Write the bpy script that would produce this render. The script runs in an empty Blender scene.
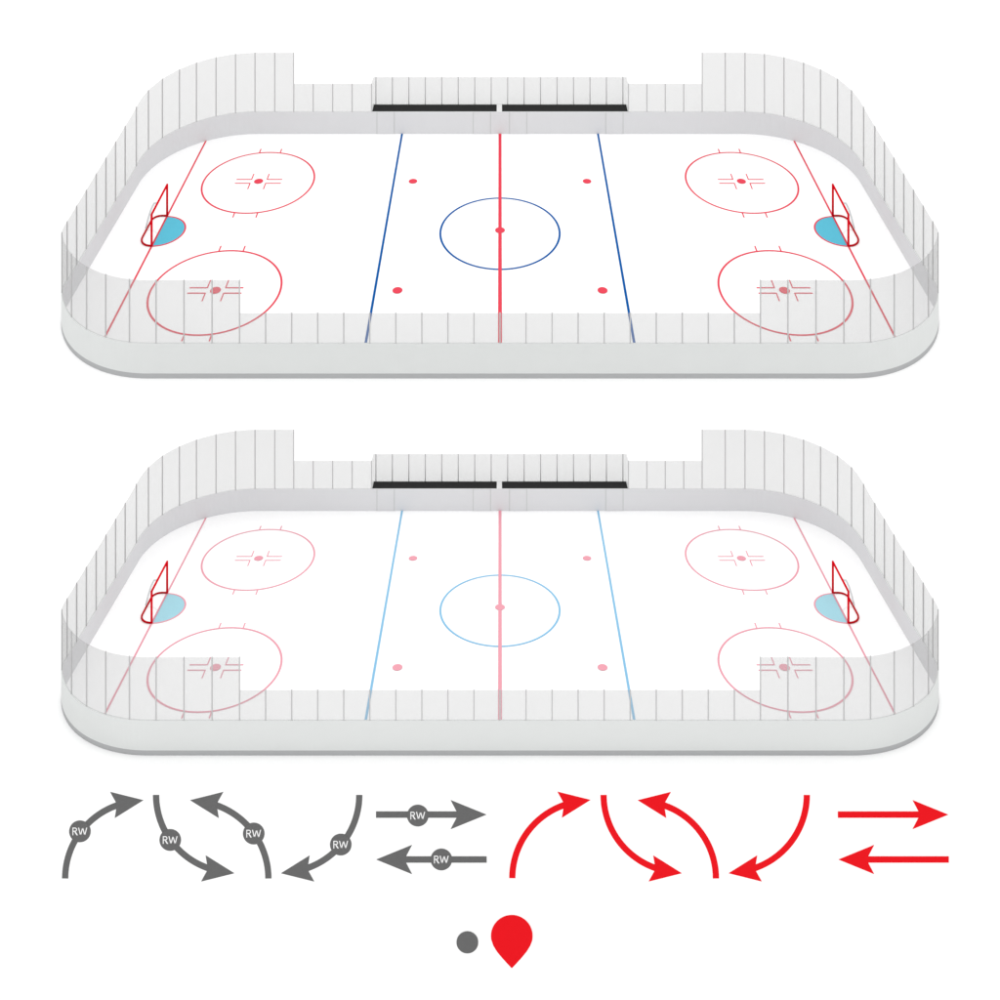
import bpy, bmesh, math
from math import pi, sin, cos, sqrt, radians
from mathutils import Vector

# ------------------------------------------------------------------ scene, camera, light
S = bpy.context.scene
col = S.collection
S.render.engine = 'CYCLES'
S.view_settings.view_transform = 'Standard'
S.view_settings.look = 'None'
S.view_settings.exposure = 0
S.view_settings.gamma = 1
try: S.view_settings.use_curve_mapping = False
except Exception: pass
S.cycles.transparent_max_bounces = 48
S.cycles.max_bounces = 10
S.cycles.diffuse_bounces = 6

CAM_H = 52.33          # the rinks are seen from high seats, camera level with a dropped lens
cam_d = bpy.data.cameras.new('camera')
cam = bpy.data.objects.new('camera', cam_d); col.objects.link(cam)
cam.location = (0, 0, CAM_H); cam.rotation_euler = (radians(90), 0, 0)
cam_d.sensor_width = 36; cam_d.lens = 1110 * 36 / 1000
cam_d.shift_y = -0.93
cam_d.clip_start = 0.5; cam_d.clip_end = 3000
S.camera = cam

W = bpy.data.worlds.new('World'); S.world = W; W.use_nodes = True
W.node_tree.nodes['Background'].inputs[0].default_value = (1, 1, 1, 1)
W.node_tree.nodes['Background'].inputs[1].default_value = 1.08    # even white studio light
sun_d = bpy.data.lights.new('overhead_light', 'SUN'); sun_d.energy = 0.65; sun_d.angle = radians(3)
sun = bpy.data.objects.new('overhead_light', sun_d); col.objects.link(sun)
sun.location = (0, 20, 150); sun.rotation_euler = (0, 0, 0)

LH, LV = 1.21, 1.08    # light reaching level and upright faces, used to turn display colours into paint colours

# ------------------------------------------------------------------ materials
def lin(h):
    v = [int(h[i:i + 2], 16) / 255 for i in (0, 2, 4)]
    return [c / 12.92 if c <= .04045 else ((c + .055) / 1.055) ** 2.4 for c in v]

def paint(name, hexcol, L, rough=.9, vary=.015, scale=.7, spec=.0):
    m = bpy.data.materials.new(name); m.use_nodes = True
    nt = m.node_tree; b = nt.nodes['Principled BSDF']
    c = [min(.94, x / L) for x in lin(hexcol)]
    b.inputs['Roughness'].default_value = rough
    b.inputs['Specular IOR Level'].default_value = spec
    tc = nt.nodes.new('ShaderNodeTexCoord'); n = nt.nodes.new('ShaderNodeTexNoise')
    n.inputs['Scale'].default_value = scale; n.inputs['Detail'].default_value = 3
    nt.links.new(tc.outputs['Object'], n.inputs['Vector'])
    mx = nt.nodes.new('ShaderNodeMix'); mx.data_type = 'RGBA'
    mx.inputs[6].default_value = [x * (1 - vary) for x in c] + [1]
    mx.inputs[7].default_value = [x * (1 + vary) for x in c] + [1]
    nt.links.new(n.outputs['Fac'], mx.inputs[0])
    nt.links.new(mx.outputs[2], b.inputs['Base Color'])
    return m

def glass_mat(name, alpha, grey, tint):
    m = bpy.data.materials.new(name); m.use_nodes = True
    nt = m.node_tree; nt.nodes.clear()
    o = nt.nodes.new('ShaderNodeOutputMaterial'); mx = nt.nodes.new('ShaderNodeMixShader')
    t = nt.nodes.new('ShaderNodeBsdfTransparent'); d = nt.nodes.new('ShaderNodeBsdfDiffuse')
    t.inputs[0].default_value = (tint, tint, tint, 1)
    d.inputs[0].default_value = (grey, grey, grey, 1)
    mx.inputs[0].default_value = alpha
    nt.links.new(t.outputs[0], mx.inputs[1]); nt.links.new(d.outputs[0], mx.inputs[2])
    nt.links.new(mx.outputs[0], o.inputs[0])
    return m

M = {}
M['ground'] = paint('white_ground', 'FFFFFF', 1 / .94, vary=.005, scale=.05)
M['ice']    = paint('white_ice', 'FFFFFF', 1 / .94, vary=.005, scale=.3)
M['board']  = paint('grey_board_plastic', 'DEE0DF', LV)
M['lining'] = paint('grey_board_lining', 'DEDEE0', LV)
M['kick']   = paint('base_concrete', 'B3B4B5', LV)
M['glass']  = glass_mat('tinted_shield', .10, .89, .857)
M['post']   = paint('grey_metal_post', 'C2C2C2', LV)
M['seam']   = paint('gate_gap', 'CFD0D0', LV)
M['bench']  = paint('black_bench', '343434', LH, vary=.03)
M['deck']   = paint('pale_deck', 'F0F0F0', LH)
M['goal']   = paint('red_goal_paint', 'DC0A1C', LV)
M['goalb']  = paint('dark_red_goal_paint', 'B80D18', LV)
M['net']    = paint('pale_net_bar', 'E2E8E8', LV)
M['red1']   = paint('red_ice_paint', 'F04E60', LH)
M['blue1']  = paint('blue_ice_paint', '0A5EAA', LH)
M['crease1']= paint('cyan_ice_paint', '64C6DF', LH)
M['red2']   = paint('faded_pink_ice_paint', 'F5A9B7', LH)
M['blue2']  = paint('faded_blue_ice_paint', '8FC8EC', LH)
M['crease2']= paint('faded_cyan_ice_paint', 'AEDFEC', LH)
M['grey_sign'] = paint('grey_sign_plastic', '696969', LV)
M['red_sign']  = paint('red_sign_plastic', 'E81B23', LV)
M['letter']    = paint('white_letter', 'F8F8F8', LV)

# ------------------------------------------------------------------ helpers
def link(name, verts, faces, mat, parent=None, origin=(0, 0, 0), smooth=False):
    me = bpy.data.meshes.new(name)
    o3 = Vector(origin)
    me.from_pydata([tuple(Vector(v) - o3) for v in verts], [], faces)
    me.materials.append(mat)
    if smooth:
        for p in me.polygons: p.use_smooth = True
    me.validate(); me.update()
    o = bpy.data.objects.new(name, me); col.objects.link(o)
    if parent is not None:
        o.parent = parent
        # parents carry a location only, so the child keeps its place by subtracting the chain
        p = parent; tot = Vector((0, 0, 0))
        while p is not None:
            tot += p.location; p = p.parent
        o.location = o3 - tot
    else:
        o.location = o3
    return o

def thing(name, loc, label, cat, group=None):
    o = bpy.data.objects.new(name, None); col.objects.link(o)
    o.empty_display_size = .5
    o.location = loc; o['label'] = label; o['category'] = cat
    if group: o['group'] = group
    return o

class MB:
    def __init__(s): s.v = []; s.f = []
    def poly(s, pts):
        n = len(s.v); s.v += pts; s.f.append(tuple(range(n, n + len(pts))))
    def prism(s, ring, z0, z1, f=None):
        """closed ring of (x, y), walls and both caps"""
        n = len(s.v); k = len(ring)
        s.v += [(x, y, z0) for x, y in ring] + [(x, y, z1) for x, y in ring]
        s.f.append(tuple(n + i for i in reversed(range(k)))); s.f.append(tuple(n + k + i for i in range(k)))
        for i in range(k):
            j = (i + 1) % k
            s.f.append((n + i, n + j, n + k + j, n + k + i))
    def strip(s, line, w, z, closed=False):
        """flat ribbon of width w along a line of (x, y) at height z"""
        k = len(line); L = []; R = []
        for i in range(k):
            a = line[(i - 1) % k] if (closed or i > 0) else line[i]
            b = line[(i + 1) % k] if (closed or i < k - 1) else line[i]
            dx, dy = b[0] - a[0], b[1] - a[1]; d = sqrt(dx * dx + dy * dy)
            nx, ny = -dy / d * w / 2, dx / d * w / 2
            L.append((line[i][0] + nx, line[i][1] + ny, z)); R.append((line[i][0] - nx, line[i][1] - ny, z))
        n = len(s.v); s.v += L + R
        for i in range(k if closed else k - 1):
            j = (i + 1) % k
            s.f.append((n + i, n + k + i, n + k + j, n + j))
    def disc(s, cx, cy, r, z, seg=40):
        s.poly([(cx + r * cos(2 * pi * i / seg), cy + r * sin(2 * pi * i / seg), z) for i in range(seg)])
    def tube(s, pts, r, seg=10):
        pts = [Vector(p) for p in pts]; rings = []
        up = Vector((0, 0, 1))
        for i, p in enumerate(pts):
            a = pts[max(i - 1, 0)]; b = pts[min(i + 1, len(pts) - 1)]
            t = (b - a).normalized()
            u = t.cross(up)
            if u.length < .05: u = Vector((1, 0, 0))
            u.normalize(); w = t.cross(u).normalized()
            n = len(s.v)
            s.v += [tuple(p + u * r * cos(2 * pi * q / seg) + w * r * sin(2 * pi * q / seg)) for q in range(seg)]
            rings.append(n)
        for a, b in zip(rings, rings[1:]):
            for q in range(seg):
                q2 = (q + 1) % seg
                s.f.append((a + q, a + q2, b + q2, b + q))
        s.f.append(tuple(rings[0] + q for q in reversed(range(seg)))); s.f.append(tuple(rings[-1] + q for q in range(seg)))
    def build(s, xf, name, mat, parent, origin_local, smooth=False):
        return link(name, [xf(*v) for v in s.v], s.f, mat, parent, xf(*origin_local), smooth)

def arc(cx, cy, r, a0, a1, n):
    return [(cx + r * cos(radians(a0 + (a1 - a0) * i / n)), cy + r * sin(radians(a0 + (a1 - a0) * i / n))) for i in range(n + 1)]

# ------------------------------------------------------------------ the ground: level floor, and a ramp in front that falls away from the viewer
K = 458 / 835                   # the front rink is this much smaller than the one behind it
SLOPE = 377 / 1110
def ramp_z(y): return CAM_H * (1 - K) - SLOPE * y
Y_FRONT = 38.90
Y_BACK = CAM_H * (1 - K) / SLOPE

g = link('ground', [(-700, -300, 0), (700, -300, 0), (700, 1500, 0), (-700, 1500, 0)], [(0, 1, 2, 3)], M['ground'])
g['kind'] = 'structure'
zf = ramp_z(Y_FRONT)
RX = 90
rv = []
for x in (-RX, RX):
    rv += [(x, Y_FRONT, -.02), (x, Y_FRONT, zf), (x, Y_BACK + .06, -.02)]
rp = link('sloping_ground', rv, [(0, 3, 4, 1), (1, 4, 5, 2), (0, 1, 2), (3, 5, 4)], M['ground'])
rp['kind'] = 'structure'

# ------------------------------------------------------------------ rink plan (metres, drawn for the far rink)
ICE = .33
HX, YB, RB = 30.65, 102.40, 8.30        # side, back line, back corner radius
FX, YF, RF = 31.00, 71.90, 8.20         # side, front line, front corner radius
def right_half():
    p = [(x, YB) for x in (0, 4, 8, 12, 16, 20)]
    p += arc(HX - RB, YB - RB, RB, 90, 0, 30)
    p += [(HX, y) for y in (92, 90, 88, 86, 84, 82, 80, 78.8)]
    a0 = -math.degrees(math.acos((HX - FX + RF) / RF))        # the wider front corner starts where it meets the side
    p += arc(FX - RF, YF + RF, RF, a0, -90, 30)
    p += [(x, YF) for x in (20, 16, 12, 8, 4, 0)]
    return p
RH = right_half()
LOOP = RH + [(-x, y) for x, y in reversed(RH[1:-1])]     # clockwise seen from above, from the back middle
CUM = [0]
for i in range(len(LOOP)):
    a = LOOP[i]; b = LOOP[(i + 1) % len(LOOP)]
    CUM.append(CUM[-1] + math.dist(a, b))
TOTAL = CUM[-1]
def at(s):
    s %= TOTAL
    for i in range(len(LOOP)):
        if CUM[i + 1] >= s:
            a = LOOP[i]; b = LOOP[(i + 1) % len(LOOP)]; t = (s - CUM[i]) / (CUM[i + 1] - CUM[i])
            return (a[0] + (b[0] - a[0]) * t, a[1] + (b[1] - a[1]) * t)
def s_of(x, y):
    best = (1e9, 0)
    for i in range(len(LOOP)):
        a = LOOP[i]; b = LOOP[(i + 1) % len(LOOP)]
        dx, dy = b[0] - a[0], b[1] - a[1]; L = dx * dx + dy * dy
        t = min(1, max(0, ((x - a[0]) * dx + (y - a[1]) * dy) / L))
        d = math.dist((x, y), (a[0] + dx * t, a[1] + dy * t))
        if d < best[0]: best = (d, CUM[i] + t * sqrt(L))
    return best[1]
def offset_loop(d):
    out = []; n = len(LOOP)
    for i in range(n):
        a = LOOP[i - 1]; b = LOOP[(i + 1) % n]
        dx, dy = b[0] - a[0], b[1] - a[1]; L = math.hypot(dx, dy)
        out.append((LOOP[i][0] - dy / L * d, LOOP[i][1] + dx / L * d))     # left of a clockwise walk = outward
    return out
def interp(y, tab):
    if y <= tab[0][0]: return tab[0][1]
    for (a, u), (b, v) in zip(tab, tab[1:]):
        if y <= b: return u + (v - u) * (y - a) / (b - a)
    return tab[-1][1]
def board_h(y): return interp(y, [(71, 1.92), (76.3, 1.90), (78.2, 1.69), (92, 1.70), (98, 1.95), (102, 2.02)])
def tall_h(y):  return interp(y, [(72, 63), (76, 63), (77.6, 59), (103, 59)]) * y / 1110
def low_back_h(y): return 27.9 * y / 1110
def low_front_h(y): return 30.2 * y / 1110

# where the posts of the shields stand, in metres along the boards from the middle of the back wall
BACK_TALL = [20.78, 22.6, 24.36, 26.11, 27.92, 29.6, 31.5, 33.42, 35.92, 38.71, 40.98, 43.14, 45.23, 47.23, 49.11, 50.88]
FRONT_TALL = [52.45, 55.59, 57.49, 59.23, 60.99, 62.75, 64.56, 66.38, 68.16]
BX, BY = 11.85, 103.85           # half width and back line of the team box

def shield_sections():
    """(list of posts (x, y), list of panels (points, heights))"""
    posts = []; panels = []
    def pane(s0, s1, hf):
        n = max(1, int(abs(s1 - s0) / .45))
        pts = [at(s0 + (s1 - s0) * i / n) for i in range(n + 1)]
        panels.append([(x, y, board_h(y), hf(y)) for x, y in pts])
    for sg, xt in ((1, 18.65), (-1, 19.03)):
        ss = [xt] + BACK_TALL + FRONT_TALL
        if sg < 0: ss = [TOTAL - v for v in ss]
        for v in ss:
            x, y = at(v); posts.append((x, y, board_h(y), tall_h(y)))
        for u, v in zip(ss, ss[1:]): pane(u, v, tall_h)
        xs = [BX + (xt - BX) * i / 4 for i in range(5)]          # low shields beside the team box
        for u, v in zip(xs, xs[1:]): pane(sg * u, sg * v, low_back_h)
        for u in xs[:4]: posts.append((sg * u, YB, board_h(YB), low_back_h(YB)))
        panels.append([(sg * BX, YB, board_h(YB), low_back_h(YB)), (sg * BX, BY, board_h(YB), low_back_h(YB) - .04)])
    n = 15
    xs = [-11.61 + 23.11 * i / n for i in range(n + 1)]
    for x in xs: posts.append((x, BY, 2.02, 2.54))
    xe = [-BX] + xs[1:-1] + [BX]
    for u, v in zip(xe, xe[1:]): panels.append([(u, BY, 2.02, 2.54), (v, BY, 2.02, 2.54)])
    xs = [-16.87] + [i * 1.687 for i in range(-9, 10)] + [16.87]
    for x in xs[1:-1]: posts.append((x, YF, board_h(YF), low_front_h(YF)))
    for u, v in zip(xs, xs[1:]): panels.append([(u, YF, board_h(YF), low_front_h(YF)), (v, YF, board_h(YF), low_front_h(YF))])
    return posts, panels

# ------------------------------------------------------------------ one rink with its goals and benches
def make_rink(k, slope, z0, mats, label, names):
    def xf(x, y, z): return (k * x, k * y, z0 - slope * k * y + k * z)
    CY = 87.4
    root = thing('hockey_rink', xf(0, CY, 0), label, 'ice rink', 'hockey rinks')
    GH = offset_loop(.05)
    inner = offset_loop(-.05)
    # base slab
    m = MB(); m.prism(GH, 0, ICE - .01)
    m.build(xf, 'base', M['kick'], root, (0, CY, 0))
    # ice
    m = MB(); m.poly([(x, y, ICE) for x, y in reversed(inner)])
    ice = m.build(xf, 'ice', M['ice'], root, (0, CY, ICE))
    # boards: one continuous wall
    m = MB(); n = len(LOOP)
    for ring, zz in ((GH, 0), (GH, 1), (inner, 1), (inner, 0)):
        for (x, y), (px, py) in zip(ring, LOOP):
            m.v.append((x, y, ICE - .01 if zz == 0 else ICE + board_h(py)))
    for q in range(4):
        for i in range(n):
            j = (i + 1) % n; q2 = (q + 1) % 4
            m.f.append((q * n + i, q * n + j, q2 * n + j, q2 * n + i))
    boards = m.build(xf, 'boards', M['board'], root, (0, YF, ICE))
    boards.data.materials.append(M['lining'])
    for i in range(2 * n, 3 * n): boards.data.polygons[i].material_index = 1      # smooth inner lining
    # team box behind the back boards
    m = MB()
    zt = ICE + board_h(YB)
    m.prism([(-BX - .05, YB + .055), (-BX + .05, YB + .055), (-BX + .05, BY - .05), (-BX - .05, BY - .05)], 0, zt)
    m.prism([(BX - .05, YB + .055), (BX + .05, YB + .055), (BX + .05, BY - .05), (BX - .05, BY - .05)], 0, zt)
    m.prism([(-BX - .05, BY - .045), (BX + .05, BY - .045), (BX + .05, BY + .05), (-BX - .05, BY + .05)], 0, zt)
    m.build(xf, 'team_box_wall', M['board'], root, (0, BY, 0))
    m = MB(); m.prism([(-BX + .055, YB + .06), (BX - .055, YB + .06), (BX - .055, BY - .055), (-BX + .055, BY - .055)], 0, zt - .35)
    m.build(xf, 'team_box_floor', M['deck'], root, (0, BY, 0))
    m = MB(); m.prism([(-.30, YB + .06), (.18, YB + .06), (.18, BY - .06), (-.30, BY - .06)], zt - .34, zt + .004)
    m.build(xf, 'divider', M['deck'], root, (-.06, BY - .7, zt))
    # gates in the back boards
    for sg in (-1, 1):
        for x0, x1 in ((.87, 2.47), (9.75, 11.35)):
            a, b = sorted((sg * x0, sg * x1)); yf = YB - .05
            m = MB(); m.prism([(a + .05, yf - .02), (b - .05, yf - .02), (b - .05, yf - .002), (a + .05, yf - .002)], ICE + .03, zt - .03)
            gt = m.build(xf, 'gate', M['lining'], root, (a, yf, ICE))
            for c in (a, b):
                m = MB(); m.prism([(c - .045, yf - .012), (c + .045, yf - .012), (c + .045, yf - .001), (c - .045, yf - .001)], ICE + .02, zt - .02)
                m.build(xf, 'gap', M['seam'], gt, (c, yf, ICE))
    # shields and posts
    posts, panels = shield_sections()
    for x, y, bh, h in posts:
        m = MB(); r = .042 if y > 80 else .036
        m.prism([(x + r * cos(pi / 4 + i * pi / 2) * 1.414, y + r * sin(pi / 4 + i * pi / 2) * 1.414) for i in range(4)], ICE + bh, ICE + bh + h + .02)
        m.build(xf, 'post', M['post'], root, (x, y, ICE + bh))
    for pn in panels:
        m = MB(); e = .012
        L = len(pn); top = []; 
        for side in (-1, 1):
            ring = []
            for i, (x, y, bh, h) in enumerate(pn):
                a = pn[max(i - 1, 0)]; b = pn[min(i + 1, L - 1)]
                dx, dy = b[0] - a[0], b[1] - a[1]; d = math.hypot(dx, dy)
                ring.append((x - dy / d * e * side, y + dx / d * e * side, bh, h))
            n0 = len(m.v)
            for x, y, bh, h in ring: m.v.append((x, y, ICE + bh + .003)); m.v.append((x, y, ICE + bh + h))
            for i in range(L - 1):
                q = (n0 + 2 * i, n0 + 2 * i + 2, n0 + 2 * i + 3, n0 + 2 * i + 1)
                m.f.append(q if side < 0 else q[::-1])
        mid = pn[L // 2]
        m.build(xf, 'glass_panel', M['glass'], root, (mid[0], mid[1], ICE + mid[2]))
    # ice markings
    R, B, C = mats
    z1, z2, z3, z4 = ICE + .01, ICE + .016, ICE + .022, ICE + .028
    def mark(name, mb, mat, o): mb.build(xf, name, mat, ice, o)
    FY, NY, EX, NX = 94.40, 80.10, 20.53, 7.40
    for sg in (-1, 1):
        gx = sg * 26.78
        yb = YB - RB + sqrt((RB - .05) ** 2 - (26.78 - (HX - RB)) ** 2)
        yn = YF + RF - sqrt((RF - .05) ** 2 - (26.78 - (FX - RF)) ** 2)
        m = MB(); m.strip([(gx, yn), (gx, yb)], .145, z3); mark('goal_line', m, R, (gx, CY, z3))
        bx = sg * 9.03
        m = MB(); m.strip([(bx, YF + .05), (bx, YB - .05)], .17, z3); mark('blue_line', m, B, (bx, CY, z3))
        cy0, cr = 87.3, 1.96
        half = arc(gx, cy0, cr, 90, 270, 32) if sg > 0 else arc(gx, cy0, cr, 90, -90, 32)
        m = MB(); m.poly([(x, y, z1) for x, y in half]); cz = None
        cr_o = m.build(xf, 'goal_crease', C, ice, (gx, cy0, z1))
        m = MB(); m.strip(half, .13, z2); mark('crease_outline', m, R, (gx, cy0, z2))
        for cy0 in (FY, NY):
            cx = sg * EX
            m = MB(); m.strip(arc(cx, cy0, 4.68, 0, 360, 96)[:-1], .15, z2, True)
            for q in (-1, 1):
                for p in (-1, 1):
                    x = cx + q * .93
                    m.strip([(x, cy0 + p * 4.64), (x, cy0 + p * 5.28)], .10, z2 + .002)
            mark('faceoff_circle', m, R, (cx, cy0, z2))
            for q in (-1, 1):
                for p in (-1, 1):
                    m = MB(); m.strip([(cx + q * .66, cy0 + p * 1.18), (cx + q * .66, cy0 + p * .25)], .09, z2)
                    m.strip([(cx + q * .70, cy0 + p * .30), (cx + q * 1.95, cy0 + p * .30)], .12, z2)
                    mark('faceoff_mark', m, R, (cx, cy0, z2))
            m = MB(); m.disc(cx, cy0, .38, z4); mark('faceoff_spot', m, R, (cx, cy0, z4))
            m = MB(); m.disc(sg * NX, cy0, .36, z4); mark('faceoff_spot', m, R, (sg * NX, cy0, z4))
    m = MB(); m.strip([(0, YF + .05), (0, YB - .05)], .265, z3); mark('centre_line', m, R, (0, CY, z3))
    m = MB(); m.strip(arc(0, 87.2, 4.68, 0, 360, 120)[:-1], .16, z2, True); mark('centre_circle', m, B, (0, 87.2, z2))
    m = MB(); m.disc(0, 87.4, .385, z4); mark('centre_spot', m, R, (0, 87.4, z4))
    # goals
    for sg in (-1, 1):
        gx = 26.78; side = names['left'] if sg < 0 else names['right']
        gt = thing('hockey_goal', xf(sg * gx, CY, ICE), side[0], 'goal', 'hockey goals')
        zb = ICE + .06
        for y, h in ((85.32, 2.46), (89.3, 2.54)):
            m = MB(); m.tube([(sg * gx, y, ICE + .03), (sg * gx, y, ICE + h)], .088)
            m.build(xf, 'goal_post', M['goal'], gt, (sg * gx, y, ICE), True)
        m = MB(); m.tube([(sg * gx, 85.30, ICE + 2.46), (sg * gx, 89.34, ICE + 2.54)], .082)
        m.build(xf, 'crossbar', M['goal'], gt, (sg * gx, CY, ICE + 2.5), True)
        ring = [(26.78, 89.3), (27.2, 89.3)] + arc(27.2, 88.66, .64, 90, 0, 8) + [(27.84, 87.9)] + [(26.84 + 1.0 * cos(radians(a)), 86.42 - 1.1 * sin(radians(a))) for a in range(0, 91, 10)] + [(26.78, 85.34)]
        m = MB(); m.tube([(sg * x, y, zb) for x, y in ring], .07)
        m.build(xf, 'base_bar', M['goalb'], gt, (sg * 27.5, CY, ICE), True)
        m = MB(); m.tube([(sg * x, y, ICE + z) for x, y, z in ((27.9, 87.45, .14), (27.72, 87.45, .9), (27.5, 87.45, 1.6), (27.34, 87.42, 1.95), (27.22, 87.36, 2.16), (27.05, 87.2, 2.28), (26.8, 86.9, 2.47))], .07)
        m.build(xf, 'net_support', M['net'], gt, (sg * 27.5, CY, ICE), True)
    # benches in the team box
    for sg in (-1, 1):
        a, b = (-BX + .06, -.32) if sg < 0 else (.2, BX - .06)
        bt = thing('team_bench', xf((a + b) / 2, 103.1, zt - .35), names['bench'][0 if sg < 0 else 1], 'bench', 'black team benches')
        m = MB(); m.prism([(a, YB + .06), (b, YB + .06), (b, BY - .06), (a, BY - .06)], zt - .06, zt + .005)
        m.build(xf, 'seat', M['bench'], bt, ((a + b) / 2, 103.1, zt))
        for i in range(5):
            x = a + .3 + (b - a - .6) * i / 4
            m = MB(); m.prism([(x - .06, 102.6), (x + .06, 102.6), (x + .06, 103.6), (x - .06, 103.6)], zt - .35, zt - .062)
            m.build(xf, 'leg', M['bench'], bt, (x, 103.1, zt - .35))

make_rink(1.0, 0.0, 0.0, (M['red1'], M['blue1'], M['crease1']),
    'ice rink at the back with bright red and dark blue ice markings',
    dict(left=['red goal at the left end of the back rink, by its bright cyan crease'],
         right=['red goal at the right end of the back rink, by its bright cyan crease'],
         bench=['black bench left of the red centre line behind the back rink with bright markings',
                'black bench right of the red centre line behind the back rink with bright markings']))
make_rink(K, SLOPE, CAM_H * (1 - K), (M['red2'], M['blue2'], M['crease2']),
    'ice rink in front with faded pink and pale blue ice markings',
    dict(left=['red goal at the left end of the front rink, by its pale blue crease'],
         right=['red goal at the right end of the front rink, by its pale blue crease'],
         bench=['black bench left of the pink centre line behind the front rink with faded markings',
                'black bench right of the pink centre line behind the front rink with faded markings']))

# ------------------------------------------------------------------ signs fixed to the upright front of the ramp
U = Y_FRONT / 1110                # one unit of the sign layout in metres
def P(x, y): return ((x - 500) * U, CAM_H - (y + 430) * U)
def plate(name, pts, mat, parent, d0, d1, origin):
    """flat plate standing on the ramp's front between d0 and d1 in front of it; pts in layout units"""
    q = [P(*p) for p in pts]; n = len(q)
    v = [(x, Y_FRONT - d0, z) for x, z in q] + [(x, Y_FRONT - d1, z) for x, z in q]
    f = [tuple(range(n)), tuple(range(2 * n - 1, n - 1, -1))] + [(i, i + n, (i + 1) % n + n, (i + 1) % n) for i in range(n)]
    ox, oz = P(*origin)
    return link(name, v, f, mat, parent, (ox, Y_FRONT - d0, oz))

def wide(line, w):
    L = []; R = []
    for i, p in enumerate(line):
        a = line[max(i - 1, 0)]; b = line[min(i + 1, len(line) - 1)]
        dx, dy = b[0] - a[0], b[1] - a[1]; d = math.hypot(dx, dy)
        L.append((p[0] - dy / d * w / 2, p[1] + dx / d * w / 2)); R.append((p[0] + dy / d * w / 2, p[1] - dx / d * w / 2))
    return L + R[::-1]

CURVE_HEAD = [(78.1, -78.2), (45.1, -86.4), (51.9, -74.2), (49.6, -60.4)]    # tip, barb, notch, barb, from the tail
STRAIGHT_HEAD = [(110.3, 0), (74.7, -14.5), (82.3, 0), (74.7, 14.5)]

def letters(cx, cy, parent):
    """the letters R and W cut as strokes, one mesh"""
    H = 7.6; w = .86
    x0 = cx - 7.35; y1 = cy + H / 2; y0 = cy - H / 2
    verts = []; faces = []
    def add(poly):
        q = [P(*p) for p in poly]; n = len(verts); k = len(q)
        verts.extend([(x, Y_FRONT - .012, z) for x, z in q] + [(x, Y_FRONT - .015, z) for x, z in q])
        faces.append(tuple(range(n, n + k))); faces.append(tuple(range(n + 2 * k - 1, n + k - 1, -1)))
        for i in range(k): faces.append((n + i, n + k + i, n + k + (i + 1) % k, n + (i + 1) % k))
    add([(x0, y0), (x0 + w, y0), (x0 + w, y1), (x0, y1)])
    rb = 2.0; xr = x0 + 2.55
    bowl = [(x0 + w, y0 + w * .45), (xr, y0 + w * .45)] + [(xr + 1.6 * sin(radians(a)), y0 + w * .45 + 1.6 - 1.6 * cos(radians(a))) for a in range(20, 181, 20)] + [(x0 + w, y0 + w * .45 + 3.2)]
    add(wide(bowl, w))
    add([(x0 + 2.0, y0 + 4.3), (x0 + 3.3, y0 + 4.1), (x0 + 5.4, y1), (x0 + 4.05, y1)])
    xw = x0 + 5.6; ww = 9.1
    pts = [(xw + .5, y0), (xw + ww * .27, y1), (xw + ww * .5, y0), (xw + ww * .73, y1), (xw + ww - .5, y0)]
    for i, (a, b) in enumerate(zip(pts, pts[1:])):
        h = w * .55
        add([(a[0] - h, a[1]), (a[0] + h, a[1]), (b[0] + h, b[1]), (b[0] - h, b[1])])
    ox, oz = P(cx, cy)
    return link('lettering', verts, faces, M['letter'], parent, (ox, Y_FRONT - .012, oz))

def arrow(kind, tail, flip, mat, label, group, badge=None):
    fx, fy = flip
    def L(p): return (tail[0] + fx * p[0], tail[1] + fy * p[1])
    ox, oz = P(*tail)
    colour = 'grey' if mat == M['grey_sign'] else 'red'
    t = thing('curved_arrow' if kind == 'curve' else 'straight_arrow', (ox, Y_FRONT, oz), label, 'arrow sign', group)
    if kind == 'curve':
        line = [(77.4 - 77.4 * cos(radians(a)), -77.4 * sin(radians(a))) for a in [i * 71.5 / 40 for i in range(41)]]
        head = CURVE_HEAD
    else:
        line = [(0, 0), (84, 0)]; head = STRAIGHT_HEAD
    sh = [L(p) for p in wide(line, 6.3)]; hd = [L(p) for p in head]
    if fx * fy > 0: pass
    else: sh = sh[::-1]; hd = hd[::-1]
    plate('shaft', sh, mat, t, .001, .007, tail)
    plate('arrowhead', hd, mat, t, .0, .009, hd[0])
    if badge:
        bd = plate('badge', [(badge[0] + 10.75 * cos(2 * pi * i / 48), badge[1] + 10.75 * sin(2 * pi * i / 48)) for i in range(48)], mat, t, .0, .012, badge)
        letters(badge[0], badge[1] - .2, bd)
    return t

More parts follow.
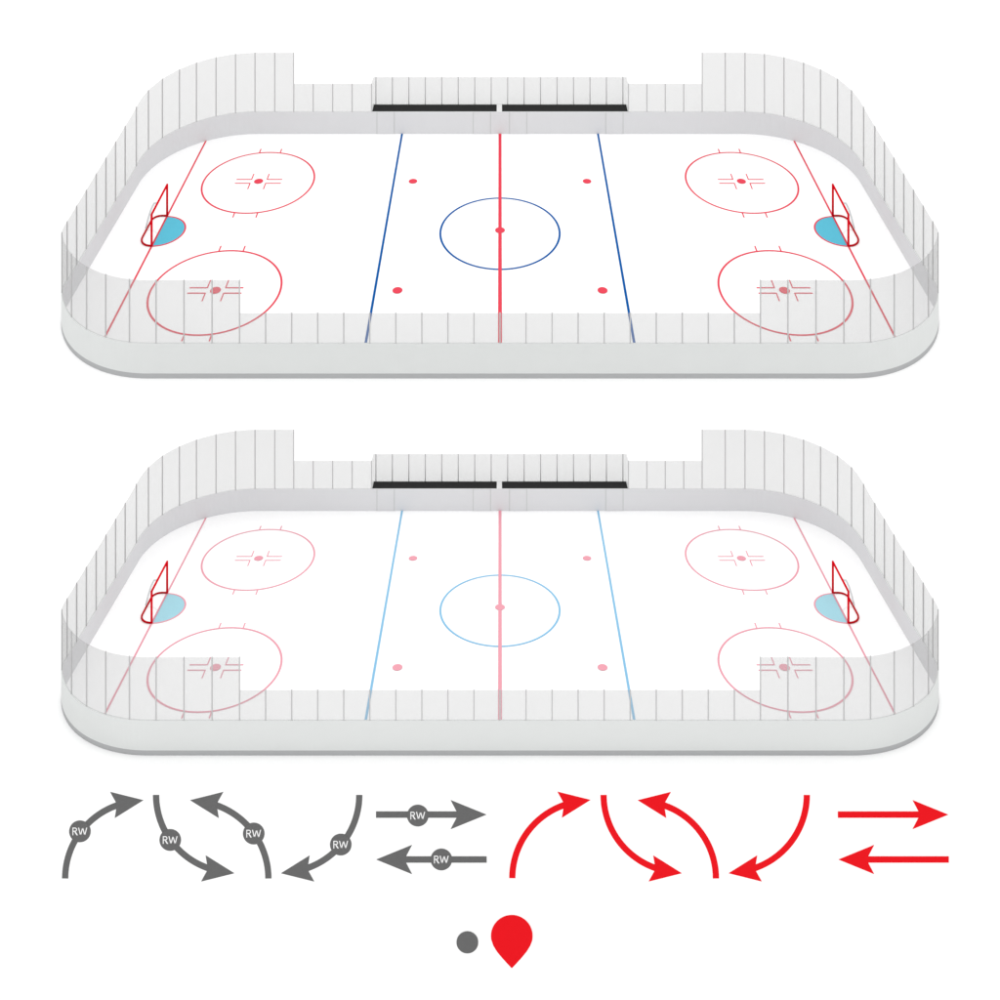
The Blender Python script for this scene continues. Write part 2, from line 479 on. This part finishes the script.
GC = 'grey curved arrows with a lettered round badge'; GS = 'grey straight arrows with a lettered round badge'
RC = 'plain red curved arrows'; RS = 'plain red straight arrows'
G_, R_ = M['grey_sign'], M['red_sign']
arrow('curve', (65.2, 878.3), (1, 1), G_, 'grey curved arrow bending up to the right, with an RW badge', GC, (80, 831.2))
arrow('curve', (156.1, 794.9), (1, -1), G_, 'grey curved arrow bending down to the right, with an RW badge', GC, (170.3, 839.8))
arrow('curve', (268.4, 878.3), (-1, 1), G_, 'grey curved arrow bending up to the left, with an RW badge', GC, (253.8, 833.4))
arrow('curve', (359.3, 794.9), (-1, -1), G_, 'grey curved arrow bending down to the left, with an RW badge', GC, (340.8, 844.4))
arrow('straight', (376.0, 814.5), (1, 1), G_, 'grey straight arrow pointing right, with an RW badge on its shaft', GS, (417.8, 815.4))
arrow('straight', (486.7, 859.4), (-1, 1), G_, 'grey straight arrow pointing left, with an RW badge on its shaft', GS, (441.4, 859.3))
arrow('curve', (512.3, 878.0), (1, 1), R_, 'plain red curved arrow bending up to the right', RC)
arrow('curve', (603.6, 794.9), (1, -1), R_, 'plain red curved arrow bending down to the right', RC)
arrow('curve', (715.9, 878.3), (-1, 1), R_, 'plain red curved arrow bending up to the left', RC)
arrow('curve', (806.8, 794.9), (-1, -1), R_, 'plain red curved arrow bending down to the left', RC)
arrow('straight', (837.8, 814.5), (1, 1), R_, 'plain red straight arrow pointing right', RS)
arrow('straight', (948.8, 859.4), (-1, 1), R_, 'plain red straight arrow pointing left', RS)

d = plate('grey_dot', [(467.4 + 10.8 * cos(2 * pi * i / 48), 942 + 10.8 * sin(2 * pi * i / 48)) for i in range(48)], G_, None, .0, .02, (467.4, 942))
d['label'] = 'small plain grey round dot to the left of the red drop marker'; d['category'] = 'dot'
pin = [(511.8 + 20.8 * cos(radians(a)), 935.8 - 20.8 * sin(radians(a))) for a in range(-12, 193, 5)]
pin += [(493.3, 945.0), (496.9, 950.9), (501.8, 956.9), (507.0, 962.6), (511.8, 967.7), (516.6, 962.6), (521.8, 956.9), (526.7, 950.9), (530.3, 945.0)]
d = plate('map_pin', pin, R_, None, .0, .02, (511.8, 967.5))
d['label'] = 'red drop shaped map pin marker pointing down below the arrows'; d['category'] = 'map pin'
